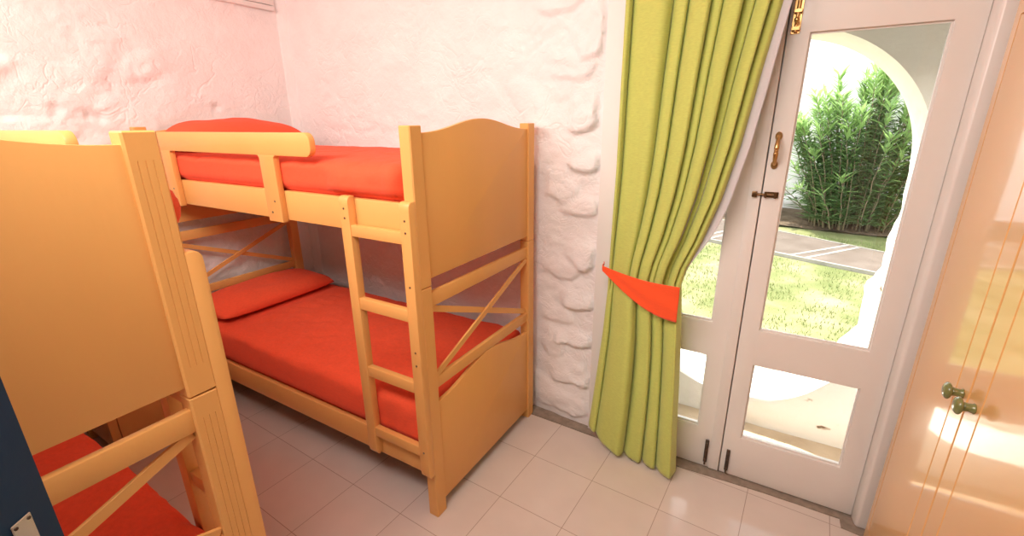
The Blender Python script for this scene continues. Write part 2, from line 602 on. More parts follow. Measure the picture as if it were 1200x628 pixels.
# wall behind the camera, with the doorway the photographer stands in
bm = bmesh.new()
box(bm, -3.3, -.36, -.90, -.75, 0, CEIL)
box(bm, .50, 1.22, -.90, -.75, 0, CEIL)
box(bm, -.36, .50, -.90, -.75, 2.06, CEIL)
tag(build('wall_front', bm, M['plain_wall']), 'plain white wall with the doorway opposite the glazed door', 'wall', kind='structure')
bm = bmesh.new()  # unseen hall box, added to keep sky light and its reflection out of the doorway
box(bm, -.75, -.65, -2.6, -.90, -.02, 2.5)
box(bm, .80, .90, -2.6, -.90, -.02, 2.5)
box(bm, -.75, .90, -2.7, -2.6, -.02, 2.5)
box(bm, -.75, .90, -2.7, -.90, 2.5, 2.6)
box(bm, -.75, .90, -2.7, -.90, -.12, -.02)
tag(build('hall_daylight_block', bm, M['plain_wall']), 'unseen white hallway box added to block daylight behind the open navy door', 'wall', kind='structure')
# wall around the glazed door
bm = bmesh.new()
box(bm, -.74, 1.06, 2.03, 2.19, 2.10, CEIL)
box(bm, .50, 1.06, 2.03, 2.19, 0, 2.10)
tag(build('wall_back.001', bm, M['plain_wall']), 'plain white wall over and beside the glazed double door', 'wall', kind='structure')

# door casing
bm = bmesh.new()
box(bm, -.742, -.635, 2.028, 2.16, 0.0, 2.12)
tag(build('trim_1', bm, M['trim'], bevel=.006), 'smooth white plaster strip between the stone wall and the green curtain', 'door casing', kind='structure')
bm = bmesh.new()
pts = [(.445, 2.10), (.445, 2.024), (.452, 1.986), (.460, 1.979), (.56, 1.979), (.56, 2.10)]
prism(bm, pts, lambda p: (p[0], p[1], .012), lambda p: (p[0], p[1], 2.15))
tag(build('trim_2', bm, M['door'], bevel=.003), 'white moulded door post between the glazed door and the wardrobe', 'door casing', kind='structure')
bm = bmesh.new()
box(bm, -.635, .445, 2.02, 2.12, 2.085, 2.15)
tag(build('trim_3', bm, M['door'], bevel=.004), 'white door head above the glazed double door', 'door casing', kind='structure')

# rough cement strip along foot of the wall, and the sill under the doors
bm = bmesh.new()
random.seed(3)
n = 60
lo, up = [], []
for i in range(n + 1):
    x = -1.10 + (1.10 - .40 + .78) * i / n * 1.0
    x = -1.10 + 1.50 * i / n
    wob = .004 * noise.noise(Vector((x * 14, 0, 2)))
    yf = 1.990 - .012 * smooth(-1.1, -.4, x) + wob * .6 + .024 * smooth(-.3, .2, x)
    lo.append((x, yf)); up.append((x, 2.10))
lo += [(.405, 2.004), (.408, 1.952), (.47, 1.945), (.50, 1.945)]
up += [(.50, 2.10)]
prism(bm, lo + up[::-1], lambda p: (p[0], p[1], -.05), lambda p: (p[0], p[1], .006 if p[1] < 2.05 else .010))
tag(build('trim_4', bm, M['cement']), 'brown cement strip along the foot of the wall and under the glazed door', 'door sill', kind='structure')

# ledge high on the left wall
r = bmesh.new()
box(r, -3.15, -3.113, 1.10, 2.14, 2.335, 2.365)
box(r, -3.15, -3.118, 1.10, 2.14, 2.369, 2.43)
tag(build('wall_ledge', r, M['plain_wall'], bevel=.004), 'narrow painted board fixed high on the stone wall near the corner', 'ledge', kind='structure')

# ------------------------------------------------------------------ bunk beds
BL, BWID = 2.01, .86
def make_bunk(loc, sy, label, guard_dz=0.0):
    root = empty('bunk_bed', loc)
    tag(root, label, 'bunk bed', 'apricot bunk beds')
    Y = lambda d: sy * d
    def bx(bm, x0, x1, d0, d1, z0, z1):
        ya, yb = sorted((Y(d0), Y(d1)))
        box(bm, x0, x1, ya, yb, z0, z1)
    # posts: stacked in two lengths, three flutes on the outer end face
    def post(x0, d0, z0, z1, out):
        bm = bmesh.new()
        pw, pd, ch = .050, .060, .004
        fx = (lambda x: x0 + pw - x) if out < 0 else (lambda x: x0 + x)
        base = [(0, ch), (ch, 0), (pw - ch, 0), (pw, ch), (pw, pd - ch), (pw - ch, pd), (ch, pd), (0, pd - ch)]
        fl = [(0, ch), (ch, 0), (pw - ch, 0), (pw, ch)]
        for c in (.017, .030, .043) if sy < 0 else ():
            fl += [(pw, c - .0011), (pw - .0013, c - .0003), (pw - .0013, c + .0003), (pw, c + .0011)]
        fl += [(pw, pd - ch), (pw - ch, pd), (ch, pd), (0, pd - ch)]
        za, zb = z0 + .07, z1 - .055
        for pts, a, b in ((base, z0 + .003, za), (fl, za, zb), (base, zb, z1 - .003)):
            prism(bm, pts, lambda p: (fx(p[0]), Y(d0 + p[1]), a), lambda p: (fx(p[0]), Y(d0 + p[1]), b))
        s = .003
        small = [(min(max(x, s), pw - s), min(max(y, s), pd - s)) for x, y in base]
        for pa, pb, a, b in ((small, base, z0, z0 + .003), (base, small, z1 - .003, z1)):
            va = [bm.verts.new((fx(p[0]), Y(d0 + p[1]), a)) for p in pa]
            vb = [bm.verts.new((fx(p[0]), Y(d0 + p[1]), b)) for p in pb]
            bm.faces.new(va); bm.faces.new(vb[::-1])
            for i in range(8):
                bm.faces.new((va[i], vb[i], vb[(i + 1) % 8], va[(i + 1) % 8]))
        build('post', bm, M['bed'], root)
    for x0, out in ((0, -1), (BL - .05, 1)):
        for d0 in (0, BWID - .06):
            post(x0, d0, 0, 1.041, out)
            post(x0, d0, 1.0435, 1.61, out)
    # long rails
    for d0 in (.004, BWID - .030):
        for z0, z1 in ((.208, .322), (1.229, 1.352)):
            bm = bmesh.new()
            bx(bm, .049, BL - .049, d0, d0 + .026, z0, z1)
            build('side_rail', bm, M['bed'], root, bevel=.003)
    # bed bases
    for z0 in (.205, 1.231):
        bm = bmesh.new()
        bx(bm, .045, BL - .045, .031, BWID - .031, z0 + .012, z0 + .026)
        for k in range(6):
            x = .2 + k * .32
            bx(bm, x, x + .07, .031, BWID - .031, z0 - .02 + .01, z0 + .012)
        build('bed_base', bm, M['bed_base'], root)
    # ends
    for x_in, s in ((.034, -1), (BL - .034, 1)):
        def panel(z0, zs, zp, x0, th):
            bm = bmesh.new()
            N = 28
            top = []
            for i in range(N + 1):
                t = i / N
                top.append((.058 + (BWID - .116) * t, zs + (zp - zs) * (.5 - .5 * math.cos(2 * PI * t)) ** 1.15))
            pts = [(.058, z0)] + top + [(BWID - .058, z0)]
            pts = [pts[0]] + top + [pts[-1]]
            xa, xb = x0, x0 + th
            prism(bm, pts, lambda p: (xa, Y(p[0]), p[1]), lambda p: (xb, Y(p[0]), p[1]))
            build('end_panel', bm, M['bed'], root, bevel=.002)
        xo = BL - .026 if s > 0 else .008
        panel(1.068, 1.586, 1.632, xo, .018)
        panel(.054, .540, .604, xo, .018)
        xr = BL - .029 if s > 0 else .009
        for z0, z1 in ((.955, 1.012), (.603, .652)):
            bm = bmesh.new()
            bx(bm, xr, xr + .020, .058, BWID - .058, z0, z1)
            build('end_rail', bm, M['bed'], root, bevel=.0025)
        # crossed braces, halved where they cross
        for k, (za, zb) in enumerate(((.952, .655), (.655, .952))):
            bm = bmesh.new()
            d0, d1 = .062, BWID - .062
            dx, dz = d1 - d0, zb - za
            l = math.hypot(dx, dz)
            nx, nz = -dz / l * .0185, dx / l * .0185
            pts = [(d0 + nx, za + nz), (d1 + nx, zb + nz), (d1 - nx, zb - nz), (d0 - nx, za - nz)]
            pts = [(min(max(p[0], .058), BWID - .058), min(max(p[1], .648), .958)) for p in pts]
            xa = xr + (.0005 if k == 0 else .0102)
            prism(bm, pts, lambda p: (xa, Y(p[0]), p[1]), lambda p: (xa + .0095, Y(p[0]), p[1]))
            build('cross_brace', bm, M['bed'], root, bevel=.001, segs=1)
    # guard rail on two uprights
    bm = bmesh.new()
    g0, g1, zr0, zr1 = .10, 1.530, 1.497 + guard_dz, 1.587 + guard_dz
    pts = []
    rr = .034
    for cx, cz, a0 in ((g1 - rr, zr0 + rr, -90), (g1 - rr, zr1 - rr, 0), (g0 + rr, zr1 - rr, 90), (g0 + rr, zr0 + rr, 180)):
        for k in range(7):
            a = math.radians(a0 + 15 * k)
            pts.append((cx + rr * math.cos(a), cz + rr * math.sin(a)))
    prism(bm, pts, lambda p: (p[0], Y(-.024), p[1]), lambda p: (p[0], Y(.003), p[1]))
    gr = build('guard_rail', bm, M['bed'], root, bevel=.004)
    for x0 in (.340, 1.190):
        bm = bmesh.new()
        zt = zr0 + .002
        pts = [(x0, 1.222), (x0 + .097, 1.222), (x0 + .097, zt - .012), (x0 + .109, zt), (x0 - .012, zt), (x0, zt - .012)]
        prism(bm, pts, lambda p: (p[0], Y(-.024), p[1]), lambda p: (p[0], Y(.003), p[1]))
        build('guard_post', bm, M['bed'], root, bevel=.003)
        for sx, sz in ((.035, 1.262), (.062, 1.31)):
            bm = bmesh.new()
            lathe(bm, [(0, .0045), (.0015, .004), (.002, 0)], (x0 + sx, Y(-.024), sz), (0, -sy, 0), 10)
            build('screw', bm, M['screw'], root)
    # ladder
    ladder = empty('ladder', (1.66, 0, 0))
    ladder.parent = root
    for x0, w in ((0, .050), (.303, .047)):
        bm = bmesh.new()
        z0, z1 = .222, 1.364
        prof = [(.003, z0 + .004), (.003, z1), (-.018, z1), (-.026, z1 - .005), (-.031, z1 - .014), (-.032, z1 - .03),
                (-.032, z0 + .03), (-.029, z0 + .012), (-.020, z0)]
        prism(bm, prof, lambda p: (x0, Y(p[0]), p[1]), lambda p: (x0 + w, Y(p[0]), p[1]))
        st = build('stile', bm, M['bed'], ladder, bevel=.003)
        for sz in (1.318, 1.282) if x0 == 0 else (1.300, 1.258, 1.06, .80, .745, .35):
            b2 = bmesh.new()
            lathe(b2, [(0, .0042), (.001, .004), (.0012, 0)], (x0 + w * .52, Y(-.032), sz), (0, -sy, 0), 10)
            build('screw', b2, M['screw'], ladder)
    for z0, z1 in ((1.214, 1.258), (.918, .966), (.617, .664), (.321, .367)):
        bm = bmesh.new()
        bx(bm, .049, .304, -.029, -.003, z0, z1)
        build('rung', bm, M['bed'], ladder, bevel=.003)
    return root

RB = (-3.081, 1.150, 0)
LB = (-3.070, .439, 0)
make_bunk(RB, 1, 'apricot wooden bunk bed against the stone wall, its ladder and guard rail facing the room')
make_bunk(LB, -1, 'nearer apricot wooden bunk bed whose fluted post stands beside the blue door', guard_dz=.022)

# ------------------------------------------------------------------ bedside cabinet between the bed heads
ns = empty('bedside_cabinet', (-2.66, .60, 0))
tag(ns, 'low apricot bedside cabinet in the shade between the heads of the two bunks', 'bedside cabinet')
bm = bmesh.new()
for (x0, x1, y0, y1, z0, z1) in ((-.40, -.02, .012, .40, .06, .47), (-.03, 0, 0, .035, 0, .47), (-.03, 0, .377, .412, 0, .47), (-.40, -.37, 0, .035, 0, .47), (-.40, -.37, .377, .412, 0, .47)):
    box(bm, x0, x1, y0, y1, z0, z1)
build('body', bm, M['bed'], ns, bevel=.003)
bm = bmesh.new(); box(bm, -.405, .012, -.01, .422, .471, .495)
build('top', bm, M['bed'], ns, bevel=.004)
for z0, z1, nm in ((.335, .455, 'drawer'), (.075, .325, 'door')):
    bm = bmesh.new(); box(bm, -.019, -.006, .040, .372, z0, z1)
    dr = build(nm, bm, M['bed'], ns, bevel=.003)
    bm = bmesh.new()
    lathe(bm, [(0, .009), (.012, .008), (.016, .015), (.024, .016), (.029, .010), (.030, 0)], (-.006, .206 if nm == 'drawer' else .345, z0 + .060), (1, 0, 0), 16)
    build('knob', bm, M['knob'], dr, shade=True)

# ------------------------------------------------------------------ bedding
def mattress(loc, sy, z0, z1, rail_top, label, seed, bulge=.018):
    """covered mattress: narrow between the rails, swelling over them above"""
    bm = bmesh.new()
    x0, x1 = .056, BL - .054
    d0, d1 = .036, BWID - .036
    nx, nd, nz = 90, 40, 14
    r = .055
    def pt(x, d, z):
        px, pd, pz = x, d, z
        # round
        ix = min(max(px, x0 + r), x1 - r); idd = min(max(pd, d0 + r), d1 - r); iz = min(max(pz, z0 + .02), z1 - r)
        v = Vector((px - ix, pd - idd, pz - iz))
        if v.length > 1e-6:
            m = max(abs(v.x), abs(v.y), abs(v.z))
            lim = r
            v = v.normalized() * m if m > 0 else v
        q = Vector((ix, idd, iz)) + v
        # swell above rail
        s = smooth(rail_top + .004, rail_top + .03, q.z)
        k0 = 1 - smooth(d0, d0 + .16, q.y)
        k1 = smooth(d1 - .16, d1, q.y)
        inner = smooth(x0, x0 + .03, q.x) * (1 - smooth(x1 - .03, x1, q.x))
        q.y += (k1 - k0) * s * (bulge + .026) * (.75 + .25 * inner)
        # soft top, slight wrinkles
        top = smooth(z1 - .08, z1 - .01, q.z) * smooth(.46, .60, q.x)
        nn = noise.noise(Vector((q.x * 2.2, q.y * 3, seed)))
        n2 = noise.noise(Vector((q.x * 9 + 2 * q.y, q.y * 5, seed + 3)))
        n3 = noise.noise(Vector((q.x * 16, q.z * 9, seed + 8)))
        n4 = abs(noise.noise(Vector((q.x * 5 - q.y * 3, q.y * 6 + q.x * 2, seed + 12))))
        q.z += top * (.010 * nn + .004 * n2 - .006 * (1 - smooth(0, .10, n4)))
        crown = (1 - ((q.y - BWID / 2) / (BWID / 2)) ** 2) * .018
        q.z += top * crown
        q.y += (k1 - k0) * s * (.008 * n3 * (1 + 1.6 * smooth(1.55, 1.9, q.x)) + .008 * nn)
        free = smooth(1.56, 1.64, q.x) * smooth(1.372, 1.385, q.z) if z0 > 1 else 0.0
        if bulge > .02:
            q.y -= free * .058 * (1 - smooth(0, .09, q.y)) * math.exp(-((q.z - 1.455) / .05) ** 2)
        q.y = max(q.y, .0055 - free * .046)
        q.y = min(q.y, BWID - .006)
        q.x = min(max(q.x, .054), BL - .0525)
        q.z = max(q.z, z0)
        return Vector((q.x, sy * q.y, q.z))
    def face(fn, na, nb):
        g = [[fn(i / na, j / nb) for i in range(na + 1)] for j in range(nb + 1)]
        for j in range(nb):
            for i in range(na):
                try:
                    bm.faces.new((g[j][i], g[j][i + 1], g[j + 1][i + 1], g[j + 1][i]))
                except ValueError:
                    pass
    lx, ld, lz = x1 - x0, d1 - d0, z1 - z0
    V = bm.verts.new
    face(lambda a, b: V(pt(x0 + lx * a, d0 + ld * b, z1)), nx, nd)
    face(lambda a, b: V(pt(x0 + lx * a, d0 + ld * b, z0)), nx, nd)
    face(lambda a, b: V(pt(x0 + lx * a, d0, z0 + lz * b)), nx, nz)
    face(lambda a, b: V(pt(x0 + lx * a, d1, z0 + lz * b)), nx, nz)
    face(lambda a, b: V(pt(x0, d0 + ld * a, z0 + lz * b)), nd, nz)
    face(lambda a, b: V(pt(x1, d0 + ld * a, z0 + lz * b)), nd, nz)
    bmesh.ops.remove_doubles(bm, verts=bm.verts[:], dist=.0006)
    o = build('mattress', bm, M['red'], loc=loc, shade=True)
    return tag(o, label, 'mattress', 'red covered bunk mattresses')

def pillow(loc, sy, x0, x1, d0, d1, zb, zt, label, seed, lean=0.0, under=False):
    bm = bmesh.new()
    nx, nd = 28, 44
    def ht(a, b):
        ea = max(0.0, 1 - abs(a) ** 3.0); eb = max(0.0, 1 - abs(b) ** 3.6)
        return (ea ** .55) * (eb ** .5)
    top, bot = [], []
    for j in range(nd + 1):
        b = -1 + 2 * j / nd
        rt, rb = [], []
        for i in range(nx + 1):
            a = -1 + 2 * i / nx
            pin = 1 - .05 * (abs(b) ** 4) * 1.0
            pin2 = 1 - .05 * (abs(a) ** 4)
            x = (x0 + x1) / 2 + (x1 - x0) / 2 * a * pin
            d = (d0 + d1) / 2 + (d1 - d0) / 2 * b * pin2
            h = ht(a, b)
            nn = noise.noise(Vector((x * 5, d * 5, seed))) * .014 + noise.noise(Vector((x * 14 + d * 4, d * 11, seed + 2))) * .004
            mid = zb + .035
            zz = mid + (zt - mid) * h * (1 - lean * (a + 1) / 2) + nn * h + lean * .0
            zl = mid - .033 * h
            rt.append(bm.verts.new((x, sy * d, zz)))
            rb.append(bm.verts.new((x, sy * d, zl)))
        top.append(rt); bot.append(rb)
    for j in range(nd):
        for i in range(nx):
            bm.faces.new((top[j][i], top[j][i + 1], top[j + 1][i + 1], top[j + 1][i]))
            bm.faces.new((bot[j][i], bot[j + 1][i], bot[j + 1][i + 1], bot[j][i + 1]))
    bmesh.ops.remove_doubles(bm, verts=bm.verts[:], dist=.0004)
    o = build('pillow', bm, M['red'], loc=loc, shade=True)
    return tag(o, label, 'pillow', 'red pillows')

mattress(RB, 1, 1.258, 1.480, 1.352, 'red-orange covered mattress on the top deck of the bunk against the stone wall', 1.0)
mattress(RB, 1, .232, .525, .322, 'red-orange covered mattress on the bottom deck of the bunk against the stone wall', 4.0, bulge=.008)
mattress(LB, -1, 1.258, 1.525, 1.352, 'red covered mattress bulging past the fluted post on the top deck of the nearer bunk', 7.0, bulge=.024)
mattress(LB, -1, .232, .500, .322, 'shaded red covered mattress on the bottom deck of the nearer bunk', 11.0, bulge=.008)
pillow(RB, 1, .06, .47, .07, .79, 1.482, 1.672, 'red pillow rising behind the guard rail on the top deck of the farther bunk', 2.0, lean=.35)
pillow(RB, 1, .06, .47, .04, .82, .527, .655, 'plump red pillow on the bottom deck below the crossed braces of the farther bunk', 5.0, lean=.1)
pillow(LB, -1, .06, .47, .04, .82, .502, .640, 'red pillow at the far end of the bottom deck of the nearer bunk', 8.0, lean=.1)

# ------------------------------------------------------------------ glazed double door
DY0, DY1 = 2.030, 2.072
Z_LEAF0, Z_LEAF1 = .016, 2.080
LOWP, HIGHP = (.228, .606), (.768, 1.902)
def leaf(name, x0, x1, p0, p1, label, hinge_side):
    root = empty(name, (x0, DY0, 0))
    tag(root, label, 'glazed door', kind='structure')
    ox, oy = x0, DY0
    bm = bmesh.new()
    def b(xa, xb, za, zb):
        box(bm, xa - ox, xb - ox, 0, DY1 - DY0, za, zb)
    # frame as one ring with two openings
    xs = [x0, p0, p1, x1]
    zs = [Z_LEAF0, LOWP[0], LOWP[1], HIGHP[0], HIGHP[1], Z_LEAF1]
    T = DY1 - DY0
    vf = {}
    for yy in (0, T):
        for i, x in enumerate(xs):
            for j, z in enumerate(zs):
                vf[(yy, i, j)] = bm.verts.new((x - ox, yy, z))
    holes = {(1, 1), (1, 3)}
    for i in range(3):
        for j in range(5):
            if (i, j) in holes:
                q = [(i, j), (i + 1, j), (i + 1, j + 1), (i, j + 1)]
                for k in range(4):
                    a, c = q[k], q[(k + 1) % 4]
                    bm.faces.new((vf[(0, *a)], vf[(0, *c)], vf[(T, *c)], vf[(T, *a)]))
            else:
                for yy in (0, T):
                    bm.faces.new((vf[(yy, i, j)], vf[(yy, i + 1, j)], vf[(yy, i + 1, j + 1)], vf[(yy, i, j + 1)]))
    for i in range(3):
        for j in (0, 5):
            bm.faces.new((vf[(0, i, j)], vf[(0, i + 1, j)], vf[(T, i + 1, j)], vf[(T, i, j)]))
    for j in range(5):
        for i in (0, 3):
            bm.faces.new((vf[(0, i, j)], vf[(0, i, j + 1)], vf[(T, i, j + 1)], vf[(T, i, j)]))
    build('door_frame', bm, M['door'], root, bevel=.0025)
    for za, zb in (LOWP, HIGHP):
        bm = bmesh.new()
        box(bm, p0 - ox - .004, p1 - ox + .004, .020, .024, za - .004, zb + .004)
        build('glass_pane', bm, M['glass'], root)
        bm = bmesh.new()   # glazing bead
        for (xa, xb, z0, z1) in ((p0, p1, za, za + .008), (p0, p1, zb - .006, zb), (p0, p0 + .006, za + .008, zb - .006), (p1 - .006, p1, za + .008, zb - .006)):
            box(bm, xa - ox, xb - ox, .012, .019, z0, z1)
        build('glazing_bead', bm, M['door'], root)
    return root, ox
GAP = -.077
right, rox = leaf('door_1', GAP + .002, .4442, -.006, .369, 'white glazed door leaf with a brass pull, beside the wardrobe', 'r')
left, lox = leaf('door_2', -.634, GAP - .002, -.565, -.190, 'white glazed door leaf half covered by the green curtain', 'l')
# raised cover strip on the meeting edge of the left leaf
bm = bmesh.new()
box(bm, GAP - .045 - lox, GAP - .003 - lox, -.004, .001, Z_LEAF0, Z_LEAF1)
build('cover_strip', bm, M['door'], left, bevel=.0015)
bm = bmesh.new()
box(bm, GAP - .022 - lox, GAP + .022 - lox, DY1 - DY0 + .0005, DY1 - DY0 + .012, Z_LEAF0, Z_LEAF1)
build('cover_strip', bm, M['door'], left, bevel=.0015)

def flat_bolt(parent, ox, x, z0, z1, mat, w=.016, name='floor_bolt'):
    bm = bmesh.new()
    box(bm, x - ox - w / 2, x - ox + w / 2, -.009 if parent is left else -.006, 0 if parent is right else -.003, z0, z1)
    tube(bm, [(x - ox, -.011, z0 - .012), (x - ox, -.011, z1 - .006)], .0045, 8)
    for zz in (z0 + .012, (z0 + z1) / 2, z1 - .022):
        box(bm, x - ox - w * .42, x - ox + w * .42, -.016, -.003, zz, zz + .010)
    return build(name, bm, mat, parent, bevel=.0015, segs=1)
flat_bolt(left, lox, -.140, .045, .170, M['iron'])
flat_bolt(right, rox, -.046, .035, .150, M['iron'])
# tall brass bolt at the top of the right leaf
bm = bmesh.new()
cx = -.052 - rox
box(bm, cx - .014, cx + .014, -.004, 0, 1.90, 2.06)
tube(bm, [(cx, -.012, 1.905), (cx, -.012, 2.075)], .0065, 10)
for z in (1.91, 1.965, 2.04):
    box(bm, cx - .012, cx + .012, -.020, -.003, z, z + .012)
lathe(bm, [(0, .005), (.010, .005), (.012, .009), (.018, .009), (.022, .0)], (cx, -.018, 1.94), (0, -1, 0), 12)
build('bolt', bm, M['brass'], right, bevel=.001, segs=1)
# brass pull handle
bm = bmesh.new()
cx = -.050 - rox
for z in (1.452, 1.557):
    pts = []
    for k in range(16):
        a = 2 * PI * k / 16
        pts.append((cx + .012 * math.cos(a), z + .016 * math.sin(a)))
    prism(bm, pts, lambda p: (p[0], -.006, p[1]), lambda p: (p[0], 0, p[1]))
path = []
for k in range(17):
    t = k / 16
    path.append((cx, -.006 - .030 * math.sin(PI * t) ** .6, 1.452 + .105 * t))
rad = [.0055 + .0035 * math.sin(PI * k / 16) for k in range(17)]
tube(bm, path, rad, 10)
pl = build('pull_handle', bm, M['brass'], right, bevel=.001, segs=1)
# latch across the gap
bm = bmesh.new()
box(bm, -.068 - rox, -.020 - rox, -.006, 0, 1.328, 1.350)
tube(bm, [(-.104 - rox, -.011, 1.339), (-.028 - rox, -.011, 1.339)], .005, 10)
for x in (-.062, -.030):
    box(bm, x - .004 - rox, x + .004 - rox, -.018, -.005, 1.327, 1.351)
build('latch', bm, M['dark_brass'], right, bevel=.001, segs=1)
bm = bmesh.new()
box(bm, -.110 - lox, -.092 - lox, -.016, -.003, 1.328, 1.350)
build('latch_keeper', bm, M['dark_brass'], left, bevel=.002)

# ------------------------------------------------------------------ curtain
CY = 1.925
LEFT = [(2.45, -.632), (2.056, -.632), (1.753, -.632), (1.415, -.630), (1.036, -.638), (.95, -.640), (.65, -.656), (.259, -.690), (.03, -.712)]
RIGHT = [(2.45, -.03), (2.15, -.075), (1.991, -.098), (1.786, -.132), (1.528, -.168), (1.32, -.210), (1.143, -.262), (1.03, -.305), (.95, -.322), (.806, -.308), (.485, -.283), (.03, -.250)]
UP = [0, .045, .33, .43, .58, .66, .79, .86, .935, 1.0]
DOWN = [0, .11, .46, .66, .81, 1.0]
def scallop(cr, u, z, seed):
    """rounded folds between sharp creases"""
    for i, (a, b) in enumerate(zip(cr, cr[1:])):
        if u <= b or i == len(cr) - 2:
            t = (u - a) / (b - a)
            t = max(0.0, min(1.0, t))
            w = b - a
            h = (1 - abs(2 * t - 1) ** 3.4)
            skew = .35 * (t - .5) * (1 - t) * t * 4
            return (h + skew) * min(.066, .026 + w * .20) * (.85 + .3 * math.sin(i * 2.7 + seed))
    return 0.0
def fold(u, z):
    """depth of the folds (metres, + towards the room)"""
    tie = math.exp(-((z - .90) / .22) ** 2)
    k = smooth(.84, .96, z)
    drift = .018 * math.sin(z * 1.7 + u * 5)
    ua = min(1.0, max(0.0, u + drift * math.sin(PI * u)))
    hi = scallop(UP, ua, z, 1) if k > 0 else 0
    lo = scallop(DOWN, min(1.0, max(0.0, u - .02 * math.sin(z * 4) * math.sin(PI * u))), z, 4) if k < 1 else 0
    f = hi * k + lo * (1 - k) * .95
    soft = .007 * math.sin(2 * PI * (u * 3.1 + .22 * z)) + .006 * math.sin(2 * PI * (u * 1.3 - .3 * z))
    return f * (1 - .35 * tie) + soft
def curtain_pt(u, z):
    xl, xr = lerp_table(LEFT, z), lerp_table(RIGHT, z)
    tie = math.exp(-((z - .92) / .22) ** 2)
    f = fold(u, z)
    x = xl + (xr - xl) * u + (.42 * f - .012) * smooth(.02, .12, u) * (1 - smooth(.90, 1, u))
    gather = .018 * math.sin(PI * u) * tie
    low = 1 - smooth(.1, .8, z)
    y = CY + .025 - f - gather - 0.018 * low * math.sin(PI * min(1, u * 1.05)) - .035 * low * smooth(.55, 1.0, u)
    return Vector((x, y, z))
cur = empty('curtain', (-.45, CY, 0))
tag(cur, 'long lime green curtain gathered to the left of the glazed door', 'curtain')
def sheet(fn, nu, nz, th):
    bm = bmesh.new()
    g = [[bm.verts.new(fn(i / nu, j / nz)) for i in range(nu + 1)] for j in range(nz + 1)]
    for j in range(nz):
        for i in range(nu):
            bm.faces.new((g[j][i], g[j][i + 1], g[j + 1][i + 1], g[j + 1][i]))
    return bm
HEM = [(0, .115), (.2, .060), (.4, .030), (.6, .018), (.8, .020), (1, .030)]
def hem(u):
    return lerp_table(HEM, u)
def cp(u, t):
    z = hem(u) + (2.45 - hem(u)) * t
    return curtain_pt(u, z) - Vector((-.45, CY, 0))
bm = sheet(cp, 260, 150, .002)
o = build('curtain_panel', bm, M['green'], cur, shade=True, recalc=False)
md = o.modifiers.new('thickness', 'SOLIDIFY'); md.thickness = .0025; md.offset = 1
def lp(u, t):
    z = .99 + (2.45 - .99) * t
    xr = lerp_table(RIGHT, z)
    wdt = .10 * smooth(.99, 1.25, z) * (1 - .25 * smooth(1.7, 2.0, z)) + .004
    x = xr - .16 + (.16 + wdt * .34) * u
    y = CY + .030 + .012 * math.sin(u * 9 + z) - .012 * u
    return Vector((x, y, z)) - Vector((-.45, CY, 0))
bm = sheet(lp, 40, 60, .001)
o = build('curtain_lining', bm, M['lining'], cur, shade=True, recalc=False)
tag(o, 'white lining of the curtain')
md = o.modifiers.new('thickness', 'SOLIDIFY'); md.thickness = .0015

# orange tie-back: a tapering scarf from the wall hook round the curtain's front
def front_y(x, z):
    xl, xr = lerp_table(LEFT, z), lerp_table(RIGHT, z)
    best = 9.0
    for k in range(-7, 6):
        u = (x + k * .007 - xl) / (xr - xl)
        if -.02 <= u <= 1.02:
            best = min(best, curtain_pt(min(1, max(0, u)), z).y)
    return best
def tb(u, t):
    x = -.676 + (-.312 + .676) * u
    ztop = 1.012 - .050 * math.sin(min(1, u * 1.25) * PI / 2)
    zbot = 1.004 - .200 * math.sin(u * PI / 2) ** 1.05
    z = zbot + (ztop - zbot) * t
    fy = min(min(front_y(x, zz) for zz in (z - .01, z, z + .01)), 1.87)
    y = fy - .007
    y = y + (1.985 - y) * (1 - smooth(0, .085, u)) if x < -.642 else y
    y -= .002 * math.sin(t * 9 + u * 5) * smooth(.1, .4, u)
    bk = (1 - smooth(0, .085, u)) if x < -.642 else 0
    return Vector((x - .008 * bk, y, z - .026 * bk))
bm = sheet(tb, 60, 16, .002)
o = build('curtain_tieback', bm, M['tie'], shade=True, recalc=False)
md = o.modifiers.new('thickness', 'SOLIDIFY'); md.thickness = .003; md.offset = 0
tag(o, 'bright orange cloth tieback wrapped round the green curtain', 'curtain tieback')

# ------------------------------------------------------------------ wardrobe
WX, WY0, WY1, WH = .480, .925, 1.944, 2.06
wr = empty('wardrobe', (WX, WY0, 0))
tag(wr, 'glossy apricot wardrobe with grooved doors and green knobs beside the glazed door', 'wardrobe')
def wl(bm, xa, xb, ya, yb, za, zb):
    box(bm, xa - WX, xb - WX, ya - WY0, yb - WY0, za, zb)
bm = bmesh.new()
wl(bm, WX + .022, WX + .56, WY0, WY1, 0.0, WH)
wl(bm, WX, WX + .022, 1.9065, WY1, 0.0, WH)              # stile by the door
wl(bm, WX, WX + .022, WY0, .9615, 0.0, WH)
wl(bm, WX, WX + .022, .9615, 1.9065, 0.0, .078)          # plinth
wl(bm, WX, WX + .022, .9615, 1.9065, 1.885, WH)          # head
build('body', bm, M['cab'], wr)
def wdoor(ya, yb, groove, edge_groove):
    bm = bmesh.new()
    # board with V grooves, extruded vertically
    pts = [(WX + .020, ya), (WX + .002, ya), (WX, ya + .003)]
    for g in sorted(groove):
        pts += [(WX, g - .0042), (WX + .005, g), (WX, g + .0042)]
    pts += [(WX, yb - .003), (WX + .002, yb), (WX + .020, yb)]
    prism(bm, pts, lambda p: (p[0] - WX, p[1] - WY0, .081), lambda p: (p[0] - WX, p[1] - WY0, 1.881))
    return build('door', bm, M['cab'], wr)
d1 = wdoor(1.4578, 1.9035, [1.545], None)
d2 = wdoor(.9645, 1.4525, [1.368, 1.05], None)
